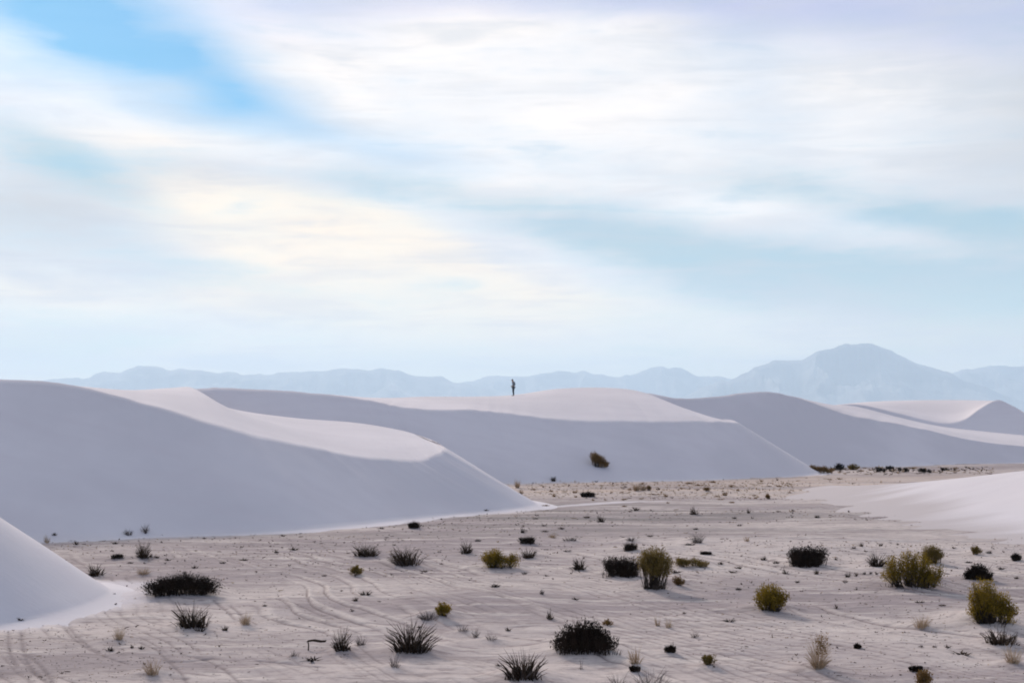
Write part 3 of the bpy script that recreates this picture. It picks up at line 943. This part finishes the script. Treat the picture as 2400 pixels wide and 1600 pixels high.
def blades(rng, n, W, H, fill=0.30, spread=0.9, wid=0.03, lean=0.0, deep=0.7, top=None, clump=0.7):
    mb = MB()
    nsub = int(rng.integers(4, 8))
    subs = [(rng.normal() * 0.55 * fill * W, rng.normal() * 0.5 * fill * deep * W, rng.normal() * 0.28, rng.normal() * 0.25, rng.uniform(0.62, 1.0)) for _ in range(nsub)]
    subs[0] = (subs[0][0] * 0.3, subs[0][1] * 0.3, subs[0][2] * 0.5, subs[0][3], 1.0)
    for _ in range(n):
        a = rng.uniform(0, 2 * math.pi); rr = math.sqrt(rng.uniform())
        sub = subs[int(rng.integers(nsub))] if rng.uniform() < clump else (0, 0, 0, 0, 0.8)
        k_ = 0.5 if sub[4] != 0.8 else 1.0
        bx, by = sub[0] + W * fill * rr * math.cos(a) * k_, sub[1] + W * fill * deep * rr * math.sin(a) * k_
        out = np.array([math.cos(a), math.sin(a) * deep, 0]) * rr
        tilt = out * spread * rng.uniform(0.4, 1.2) + rng.normal(size=3) * 0.22
        d = np.array([tilt[0] + lean + sub[2], tilt[1] + sub[3], 1.0]); d /= np.linalg.norm(d)
        L = H * sub[4] * (1 - 0.6 * rng.uniform() ** 1.6) / max(0.55, d[2])
        if top is not None:
            L *= top(bx / max(1e-6, W * 0.5))
        reach = W * 0.52
        ex = abs(bx + d[0] * L)
        if ex > reach:
            L *= max(0.35, reach / ex)
        p0 = np.array([bx, by, -0.04])
        p1 = p0 + d * L * 0.55
        d2 = d + np.array([tilt[0] * 0.5, tilt[1] * 0.5, -0.18 * rng.uniform()]); d2 /= np.linalg.norm(d2)
        p2 = p1 + d2 * L * 0.45
        s = cross(d, unit(rng)); s /= np.linalg.norm(s) + 1e-9
        mb.strip([p0, p1, p2], s, wid * rng.uniform(0.7, 1.3))
    return mb


LOBES = {   # centre x, z and half-width, half-height as shares of the plant's width and height
    'ball': [(-0.06, 0.45, 0.42, 0.52), (0.20, 0.38, 0.30, 0.40), (-0.24, 0.34, 0.26, 0.36), (0.02, 0.62, 0.28, 0.36)],
    'twin': [(-0.18, 0.50, 0.30, 0.50), (-0.30, 0.40, 0.20, 0.36), (0.32, 0.42, 0.18, 0.44), (0.02, 0.36, 0.22, 0.36)],
    'wide': [(-0.32, 0.44, 0.19, 0.42), (-0.10, 0.60, 0.22, 0.42), (0.12, 0.52, 0.24, 0.46), (0.36, 0.34, 0.15, 0.34), (-0.40, 0.26, 0.12, 0.26), (0.25, 0.24, 0.22, 0.24)],
    'tree': [(-0.26, 0.66, 0.26, 0.28), (-0.04, 0.70, 0.28, 0.28), (0.18, 0.74, 0.28, 0.27), (0.32, 0.62, 0.20, 0.24), (0.02, 0.52, 0.34, 0.22), (-0.10, 0.60, 0.30, 0.26)],
    'low': [(-0.34, 0.45, 0.18, 0.50), (-0.10, 0.38, 0.18, 0.45), (0.12, 0.42, 0.16, 0.42), (0.34, 0.30, 0.18, 0.32)],
    'rightbush': [(-0.16, 0.66, 0.28, 0.34), (-0.30, 0.46, 0.20, 0.38), (-0.02, 0.40, 0.26, 0.38), (0.32, 0.26, 0.20, 0.30), (0.20, 0.48, 0.18, 0.26), (-0.34, 0.18, 0.14, 0.18)],
    'slant': [(-0.26, 0.72, 0.24, 0.28), (-0.04, 0.56, 0.24, 0.28), (0.18, 0.36, 0.22, 0.26), (0.36, 0.18, 0.16, 0.20)],
    'small': [(-0.12, 0.42, 0.32, 0.46), (0.18, 0.38, 0.30, 0.42), (0.0, 0.60, 0.24, 0.38)],
}


def leafy(rng, W, H, lobes, nt, per, ln, wd, start=0.0):
    fol, wood = MB(), MB()
    fr = start
    wts = np.array([l[2] * l[3] for l in lobes]); wts = wts / wts.sum()
    for _ in range(nt):
        cx, cz, rx, rz = lobes[rng.choice(len(lobes), p=wts)]
        e = unit(rng)
        e[2] = abs(e[2]) if rng.uniform() < 0.75 else e[2]
        rad = rng.uniform(0.45, 1.0) ** 0.6
        tip = np.array([(cx + e[0] * rx * rad) * W, e[1] * rx * W * 0.95 * rad, max(0.03, (cz + e[2] * rz * rad) * H)])
        root = np.array([cx * W * 0.72 + rng.normal() * 0.05 * W, rng.normal() * 0.05 * W, -0.03])
        midp = root * 0.55 + tip * 0.45 + rng.normal(size=3) * 0.03 * W
        midp[2] = max(midp[2], 0.02)
        if rng.uniform() < 0.35:
            wood.tube([root, midp, tip], 0.010 + 0.006 * W, 0.004)
        dirn = tip - midp
        dn = dirn / (np.linalg.norm(dirn) + 1e-9)
        for _k in range(per):
            t = rng.uniform(fr, 1.08)
            p = midp + dirn * t + rng.normal(size=3) * (0.022 * W + 0.01)
            if p[2] < 0.01:
                p[2] = 0.01
            d = dn * 0.7 + unit(rng) * 0.8 + np.array([0, 0, 0.35]); d /= np.linalg.norm(d)
            s = cross(d, unit(rng)); s /= np.linalg.norm(s) + 1e-9
            fol.leaf(p, d, s, ln * rng.uniform(0.6, 1.4), wd * rng.uniform(0.7, 1.3))
    return fol, wood


def fit(mb, W, H):
    V = np.array(mb.V)
    if len(V) < 8:
        return mb
    z = np.percentile(V[:, 2], 97.5)
    V[:, 2] *= min(2.2, max(0.6, H / max(z, 1e-3)))
    lo, hi = np.percentile(V[:, 0], [1.0, 99.0])
    V[:, 0] = (V[:, 0] - 0.5 * (lo + hi)) * min(1.7, max(0.7, W / max(hi - lo, 1e-3)))
    mb.V = V.tolist()
    return mb


NAMES = {'dark': 'desert_shrub', 'spiky': 'spiky_grass_clump', 'yellow': 'desert_shrub', 'olive': 'desert_shrub', 'brown': 'desert_shrub', 'tan': 'dry_grass_tuft', 'grey': 'twig_clump'}
CATS = {'desert_shrub': 'shrub', 'spiky_grass_clump': 'grass clump', 'dry_grass_tuft': 'grass tuft', 'twig_clump': 'twigs'}
GROUPS = {'desert_shrub': 'shrubs on the sand flat', 'spiky_grass_clump': 'spiky clumps on the sand flat', 'dry_grass_tuft': 'dry grass tufts on the sand flat', 'twig_clump': 'dry twig clumps on the sand flat'}


def build_plant(p, i):
    rng = np.random.default_rng(1000 + i)
    loc = land(p['u'], p['v'])
    s = loc.y / FPX
    W, H = p['w'] * s, p['h'] * s
    look = p['look']
    if look == 'spiky':
        H *= 0.9
    px = s * 2.34                     # one rendered pixel in metres at this distance
    name = p['name'] or NAMES[look]
    root = empty(name, loc)
    root.rotation_euler = (0, 0, -math.atan2(loc.x, loc.y))
    tag(root, p['label'], CATS[name], GROUPS[name])
    big = p['w'] > 24
    lob = p['lobes']
    area = W * H
    if look in ('yellow', 'olive', 'brown') or (look == 'dark' and lob in ('ball', 'low')):
        L = LOBES.get(lob or 'small')
        L = [tuple(c + rng.normal() * 0.02 for c in l) for l in L]
        ln = max(0.055, px * 1.0); wd = ln * 0.42
        total = int(min(11000, max(220, 8.0 * area / (ln * wd))))
        nt = max(40, total // 30)
        fol, wood = leafy(rng, W, H, L, nt, max(5, total // nt), ln, wd, 0.30 if lob == 'tree' else 0.0)
        link('foliage', fol.mesh('foliage'), M[look], root)
        if wood.F:
            link('stem', wood.mesh('stem'), M['stem'], root)
        if lob in ('tree', 'rightbush', 'wide'):      # dead lower twigs
            mb = blades(rng, 60, W * 0.8, H * 0.30, 0.42, 0.8, max(0.02, px * 0.35))
            link('dead_twigs', mb.mesh('dead_twigs'), M['stem'], root)
    elif look == 'dark':
        top = None
        if lob == 'arch' or lob == 'dome':
            top = lambda f: 0.30 + 0.75 * max(0.0, 1 - min(1.0, f * f))
        wid = max(0.035, px * 0.75)
        n = int(min(900, max(30, 3.2 * W * H / (wid * H * 0.6) * 2.2)))
        mb = blades(rng, n, W, H * 1.05, 0.45 if lob else 0.38, 0.25 if lob == 'box' else 0.40, wid * 0.5, p['lean'], 0.6, top, 0.45)
        mb = fit(mb, W, H * (0.62 if lob == 'arch' else 1.0))
        if lob == 'arch':
            mb.V = [(x_, y_, z_ + 0.40 * H * max(0.0, 1 - (2.1 * x_ / W) ** 2)) for (x_, y_, z_) in mb.V]
        fol = link('foliage', mb.mesh('foliage'), M['dark'], root)
        if p['w'] > 17:
            # leafy mass that fills the shrub
            L = [(x + rng.normal() * 0.04, 0.40 + rng.normal() * 0.06, 0.22, (0.52 if lob == 'box' else 0.50 - 0.5 * abs(x)) * rng.uniform(0.85, 1.1)) for x in (-0.36, -0.18, 0.0, 0.18, 0.36)]
            if lob == 'dome':
                L = [(x, 0.44 - 1.6 * x * x, 0.17, max(0.14, 0.52 - 1.7 * x * x)) for x in (-0.42, -0.28, -0.14, 0.0, 0.12, 0.26, 0.40)]
            if lob == 'arch':
                L = [(x, 0.62 - 1.9 * x * x, 0.20, 0.34) for x in (-0.40, -0.22, -0.02, 0.2, 0.38)]
            ln = max(0.06, px)
            f2, wood = leafy(rng, W, H, L, max(60, int(W * H * 300)), 20, ln * 0.9, ln * 0.45)
            f2 = f2 if lob == 'arch' else fit(f2, W * (0.96 if lob else 0.85), H * (0.92 if lob else 0.72))
            link('leaf_mass', f2.mesh('leaf_mass'), M['dark'], root)
            link('stem', wood.mesh('stem'), M['stem'], root)
    elif look == 'spiky':
        wid = max(0.034, px * 0.7)
        n = int(min(300, max(26, 125 * W)))
        mb = blades(rng, n, W, H, 0.30, 1.6, wid, p['lean'], 0.7)
        link('blades', fit(mb, W, H).mesh('blades'), M['spiky'], root)
        if big:
            mb = blades(rng, max(14, n // 2), W * 0.75, H * 0.42, 0.42, 0.9, wid * 1.1, p['lean'] * 0.6, 0.7)
            link('dead_skirt', mb.mesh('dead_skirt'), M['dark'], root)
            mb = blades(rng, max(10, n // 6), W * 1.05, H * 0.8, 0.30, 1.1, wid * 0.7, p['lean'], 0.7)
            link('dry_blades', mb.mesh('dry_blades'), M['grey'], root)
    elif look == 'tan':
        wid = max(0.014, px * 0.34)
        n = int(min(420, max(34, 240 * W)))
        vase = p['h'] > 60
        mb = blades(rng, n, W, H, 0.16 if vase else 0.24, 1.7 if vase else 1.0, wid, p['lean'], 0.8, clump=0.2 if vase else 0.7)
        link('blades', fit(mb, W, H).mesh('blades'), M['tan'], root)
        if big:
            mb = blades(rng, max(12, n // 4), W * (0.55), H * 0.36, 0.22, 0.9, wid * 1.2)
            link('dark_foot', mb.mesh('dark_foot'), M['stem'], root)
        if vase:
            L = [(0.22, 0.86, 0.20, 0.12), (0.05, 0.80, 0.16, 0.10)]
            f2, _w = leafy(rng, W, H, L, 30, 12, 0.05, 0.022)
            link('seed_heads', f2.mesh('seed_heads'), M['brown'], root)
    else:
        wid = max(0.014, px * 0.36)
        n = int(min(260, max(14, 150 * W)))
        mb = blades(rng, n, W, H, 0.28, 1.2, wid, p['lean'], 0.7)
        link('twigs', fit(mb, W, H).mesh('twigs'), M['grey'], root)


for i, p in enumerate(PLANTS):
    build_plant(p, i)

# small tufts, a few pixels each: a handful of meshes shared between them
TUFTS = []
for j in range(7):
    rng = np.random.default_rng(50 + j)
    mb = blades(rng, 26, 1.0, 1.0, 0.34, 0.9, 0.13, rng.normal() * 0.3, 0.7)
    TUFTS.append(mb)
TUFT_ME = {}
LANDMARKS = [(428, 1392, "wide arched black shrub"), (450, 1468, "dark clump below the arched shrub"), (337, 1306, "narrow upright dark bush"), (224, 1348, "bush on the near dune tip"),
             (950, 1322, "leaning dark clump"), (857, 1302, "clump left of the leaning one"), (970, 1237, "round black shrub at the dune foot"), (1158, 1329, "ochre twin shrub"),
             (1038, 1443, "small yellow shrub"), (965, 1523, "large radiating spiky clump"), (720, 1523, "dead branch"), (1225, 1586, "bottom-edge spiky clump"),
             (1457, 1348, "black shrub by the olive bush"), (1533, 1379, "tall olive bush"), (1372, 1522, "widest black shrub"), (1634, 1272, "fan-shaped grey bush"),
             (1810, 1430, "round yellow shrub"), (1893, 1323, "black box-like shrub"), (2140, 1373, "large ochre bush"), (2326, 1458, "tall ochre bush by the edge"),
             (2343, 1507, "low spiky clump at right"), (1918, 1564, "vase-shaped tan bush"), (2293, 1357, "dark low shrub at right"), (1378, 1164, "low far brown scrub"),
             (1500, 1150, "far straw bushes"), (1656, 1150, "low brown far tuft"), (1924, 1108, "rusty far scrub"), (2119, 1106, "middle of the far row"),
             (1409, 1223, "left slanting tuft"), (1627, 1205, "right slanting tuft"), (1235, 1272, "low black tuft at mid-flat"), (2182, 1510, "low straw clump at right")]
ORD = ["closest to it", "second closest", "third closest", "fourth closest", "fifth closest", "sixth closest", "seventh closest", "eighth closest", "ninth closest", "tenth closest", "eleventh closest", "twelfth closest"]
_near = {}
for lab, spots in TINY.items():
    for j, (u, v, w, h) in enumerate(spots):
        dist, (lu, lv, nm) = min((math.hypot(u - a, (v - b) * 1.6), (a, b, c)) for a, b, c in LANDMARKS)
        du, dv = u - lu, (v - lv) * 1.6
        side = ("right of" if du > 0 else "left of") if abs(du) > abs(dv) else ("in front of" if dv > 0 else "behind")
        _near.setdefault((nm, side, 'brown' in lab), []).append((dist, lab, j))
TINY_LABEL = {}
for (nm, side, br), ls in _near.items():
    ls.sort()
    for r_, (dist, lab, j) in enumerate(ls):
        t_ = "tiny %s tuft %s the %s" % ('brown' if br else 'dark', side, nm)
        TINY_LABEL[(lab, j)] = t_ if len(ls) == 1 else t_ + ", " + ORD[r_]
for lab, spots in TINY.items():
    rusty = 'brown' in lab
    for j, (u, v, w, h) in enumerate(spots):
        key = (j % 7, rusty)
        if key not in TUFT_ME:
            me = TUFTS[key[0]].mesh('small_tuft')
            me.materials.append(M['brown' if rusty else ('spiky' if key[0] % 3 else 'dark')])
            TUFT_ME[key] = me
        loc = land(u, v)
        s = loc.y / FPX
        o = link('small_tuft', TUFT_ME[key])
        o.location = loc
        o.scale = (w * s, w * s, h * s * 1.1)
        o.rotation_euler = (0, 0, (j * 1.7) % 0.8 - 0.4)
        tag(o, TINY_LABEL[(lab, j)], 'tuft', lab.replace('tiny', 'small').replace(' tuft', ' tufts', 1))


def dead_branch():
    loc = land(722, 1523)
    s = loc.y / FPX
    root = tag(empty('dead_branch', loc), "dead black branch standing on one prong, left of the dark spiky clumps", 'branch')
    mb = MB()
    mb.tube([np.array(q) for q in ((0, 0, -0.03), (0.01, 0, 12 * s), (-1 * s, 0, 22 * s))], 0.022, 0.018)
    link('prong', mb.mesh('prong'), M['stem'], root)
    mb = MB()
    mb.tube([np.array(q) for q in ((-3 * s, 0, 20.5 * s), (12 * s, 0.05, 22 * s), (28 * s, 0.1, 18.5 * s), (40 * s, 0.12, 19 * s))], 0.03, 0.022)
    V = np.array(mb.V)
    V2 = V.copy()
    V2[:, 2] += np.tile([0.035, -0.02, -0.02], len(V) // 3)
    mb.V = V2.tolist()
    link('limb', mb.mesh('limb'), M['stem'], root)


dead_branch()


def litter():
    """crumbs of wood, tiny stalks and dry leaves strewn over the flat"""
    rng = np.random.default_rng(77)
    mb, mb2 = MB(), MB()
    n = 0
    todo = []
    while n < 9000:
        u = rng.uniform(-60, 2460); v = rng.uniform(1120, 1640) if rng.uniform() < 0.75 else rng.uniform(1118, 1300)
        g = G(u, v)
        if g.y > 128:
            continue
        dens = 0.55 + 1.6 * float(fbm(np.array([g.x * 0.11]), np.array([g.y * 0.11]), 2, 61)[0])
        if u > 1700 and 1270 < v < 1400:
            dens += 0.5
        if rng.uniform() > dens:
            continue
        n += 1
        px = g.y / FPX * 2.34
        straw = (g.y > 100 and rng.uniform() < 0.75) or rng.uniform() < 0.25
        m_ = mb2 if straw else mb
        todo.append((g.x, g.y, px, m_))
    for _ in range(1300):       # straw stubble in front of the middle dune
        g = G(rng.uniform(1230, 1860), rng.triangular(1124, 1140, 1172))
        todo.append((g.x, g.y, g.y / FPX * 2.34 * rng.uniform(0.7, 1.3), mb2 if rng.uniform() < 0.8 else mb))
    for _ in range(420):        # scrubby strip at the far dune's foot
        g = G(rng.uniform(1890, 2330), rng.triangular(1093, 1101, 1116))
        todo.append((g.x, g.y, g.y / FPX * 2.34 * rng.uniform(0.9, 2.0), mb if rng.uniform() < 0.6 else mb2))
    zz = ground_h(np.array([q_[0] for q_ in todo]), np.array([q_[1] for q_ in todo]))
    for (gx, gy, px, m_), z in zip(todo, zz):
        p = np.array([gx, gy, z - 0.005])
        size = px * rng.uniform(0.35, 1.3) * (1.9 if rng.uniform() < 0.08 else 1.0)
        if rng.uniform() < 0.6:
            for _ in range(4):
                d = np.array([rng.normal() * 0.8, rng.normal() * 0.8, 0.8]); d /= np.linalg.norm(d)
                s = cross(d, unit(rng)); s /= np.linalg.norm(s) + 1e-9
                m_.leaf(p, d, s, size * 1.3, size * 0.45)
        else:
            a = rng.uniform(0, 6.28)
            d = np.array([math.cos(a), math.sin(a) * 0.6, 0.12]); d /= np.linalg.norm(d)
            m_.strip([p, p + d * size * 1.2 + np.array([0, 0, 0.01]), p + d * size * 2.4], np.array([0, 0.3, 0.95]), size * 0.5, 0.4)
    for nm, m_, mt, lb in (('dark_litter', mb, 'spiky', "dark twigs and crumbs strewn over the flat"), ('dry_grass', mb2, 'tan', "straw-coloured grass stubble strewn over the flat")):
        tag(link(nm, m_.mesh(nm), M[mt]), lb, kind='stuff')


litter()

# ---------------------------------------------------------------- the walker on the crest
def skin_mesh(name, nodes, edges, root_i=0, levels=2):
    bm = bmesh.new()
    lay = bm.verts.layers.skin.verify()
    vs_ = []
    for (x, y, z, r) in nodes:
        v = bm.verts.new((x, y, z))
        rr = r if isinstance(r, tuple) else (r, r)
        v[lay].radius = rr
        vs_.append(v)
    vs_[root_i][lay].use_root = True
    for a, b in edges:
        bm.edges.new((vs_[a], vs_[b]))
    me = bpy.data.meshes.new(name)
    bm.to_mesh(me)
    bm.free()
    return me


def skin_obj(name, nodes, edges, mat, parent, levels=2):
    o = link(name, skin_mesh(name, nodes, edges), mat, parent)
    sk = o.modifiers.new('skin', 'SKIN')
    sk.use_smooth_shade = True
    sb = o.modifiers.new('sub', 'SUBSURF')
    sb.levels = levels
    sb.render_levels = levels
    return o


def plain(name, c, rough=0.8):
    m, k, b = material(name)
    tc = k.new('ShaderNodeTexCoord')
    n = k.noise(tc.outputs['Object'], 9.0, 3.0)
    k.put(b.inputs['Base Color'], k.mix(n, tuple(x * 0.8 for x in c), tuple(x * 1.2 for x in c)))
    b.inputs['Roughness'].default_value = rough
    return m


def person():
    loc = land(1203, 927)
    root = tag(empty('person', loc - Vector((0, 0, 0.03))), "person in grey top and dark trousers standing on the sunlit dune crest, head bowed", 'person')
    root.rotation_euler = (0, 0, R(28))
    root.scale = (1.06, 1.06, 1.04)
    skin_m = plain("skin", (0.30, 0.19, 0.14)); top_m = plain("grey_jersey", (0.13, 0.15, 0.17)); leg_m = plain("dark_denim", (0.025, 0.03, 0.04))
    hair_m = plain("dark_hair", (0.02, 0.016, 0.014)); shoe_m = plain("dark_leather", (0.02, 0.018, 0.018))
    # x: the way they face is -x;   y: across the shoulders
    N, E = [], []

    def add(x, y, z, r, to=None):
        N.append((x, y, z, r))
        if to is not None:
            E.append((to, len(N) - 1))
        return len(N) - 1
    pel = add(0.02, 0, 0.97, (0.15, 0.11))
    sp = add(0.04, 0, 1.16, (0.13, 0.10), pel)
    ch = add(0.02, 0, 1.36, (0.16, 0.11), sp)
    nk = add(-0.04, 0, 1.51, 0.055, ch)
    jaw = add(-0.10, 0, 1.58, (0.075, 0.085), nk)
    hd = add(-0.12, 0, 1.69, (0.085, 0.10), jaw)
    add(-0.215, 0, 1.615, 0.018, jaw)                         # nose
    for s in (-1, 1):
        add(-0.09, s * 0.088, 1.63, 0.02, jaw)               # ear
    for s in (-1, 1):
        sh = add(0.02, s * 0.18, 1.42, 0.06, ch)
        el = add(0.08, s * 0.23, 1.14, 0.044, sh)
        wr = add(-0.12, s * 0.15, 1.02, 0.030, el)
        pm = add(-0.18, s * 0.13, 1.01, (0.034, 0.018), wr)
        for q in range(4):
            k1 = add(-0.235, s * (0.155 - 0.02 * q), 1.00 + 0.004 * q, 0.0095, pm)
            add(-0.25 - 0.006 * (q % 3), s * (0.15 - 0.02 * q), 0.965, 0.008, k1)
        add(-0.20, s * 0.085, 1.03, 0.010, pm)                # thumb
        hp = add(0.02, s * 0.095, 0.90, 0.088, pel)
        kn = add(-0.01 + 0.03 * s, s * 0.10, 0.50, 0.060, hp)
        an = add(0.05 + 0.04 * s, s * 0.10, 0.085, 0.042, kn)
        add(-0.13 + 0.04 * s, s * 0.12, 0.04, 0.034, an)
    skin_obj('body', N, E, skin_m, root)
    # clothing shells a little larger than the body
    T, TE = [(0.02, 0, 0.93, (0.165, 0.125)), (0.04, 0, 1.16, (0.15, 0.118)), (0.02, 0, 1.36, (0.178, 0.128)), (-0.02, 0, 1.475, 0.075)], [(0, 1), (1, 2), (2, 3)]
    for s in (-1, 1):
        n0 = len(T)
        T += [(0.02, s * 0.185, 1.42, 0.075), (0.08, s * 0.232, 1.14, 0.058), (-0.10, s * 0.155, 1.03, 0.044)]
        TE += [(2, n0), (n0, n0 + 1), (n0 + 1, n0 + 2)]
    skin_obj('jacket', T, TE, top_m, root)
    L, LE = [(0.02, 0, 0.97, (0.158, 0.12))], []
    for s in (-1, 1):
        n0 = len(L)
        L += [(0.02, s * 0.098, 0.88, 0.104), (-0.01 + 0.03 * s, s * 0.10, 0.50, 0.077), (0.05 + 0.04 * s, s * 0.10, 0.11, 0.060)]
        LE += [(0, n0), (n0, n0 + 1), (n0 + 1, n0 + 2)]
    skin_obj('trousers', L, LE, leg_m, root)
    H_ = [(-0.075, 0, 1.60, (0.075, 0.05)), (-0.085, 0, 1.69, (0.098, 0.09)), (-0.115, 0, 1.745, (0.08, 0.075))]
    skin_obj('hair', H_, [(0, 1), (1, 2)], hair_m, root)
    for s in (-1, 1):
        S = [(0.08 + 0.04 * s, s * 0.10, 0.055, 0.052), (-0.05 + 0.04 * s, s * 0.11, 0.05, 0.05), (-0.17 + 0.04 * s, s * 0.122, 0.04, 0.038)]
        skin_obj('shoe', S, [(0, 1), (1, 2)], shoe_m, root)


person()

# ---------------------------------------------------------------- haze
def haze():
    x, y0, y1, z0, z1 = 60000.0, -3000.0, 35500.0, -60.0, 1250.0
    V = [(-x, y0, z0), (x, y0, z0), (x, y1, z0), (-x, y1, z0), (-x, y0, z1), (x, y0, z1), (x, y1, z1), (-x, y1, z1)]
    F = [(0, 3, 2, 1), (4, 5, 6, 7), (0, 1, 5, 4), (1, 2, 6, 5), (2, 3, 7, 6), (3, 0, 4, 7)]
    me = mesh_np("haze", V, F, smooth=False)
    m = bpy.data.materials.new("haze_air")
    m.use_nodes = True
    t = m.node_tree
    t.nodes.clear()
    out = t.nodes.new('ShaderNodeOutputMaterial')
    pv = t.nodes.new('ShaderNodeVolumePrincipled')
    pv.inputs['Color'].default_value = (0.68, 0.855, 1.0, 1)
    pv.inputs['Density'].default_value = 5.8e-5
    pv.inputs['Anisotropy'].default_value = 0.22
    t.links.new(pv.outputs[0], out.inputs['Volume'])
    o = link("haze", me, m)
    tag(o, "pale blue air veiling the far mountains", kind='stuff')


haze()
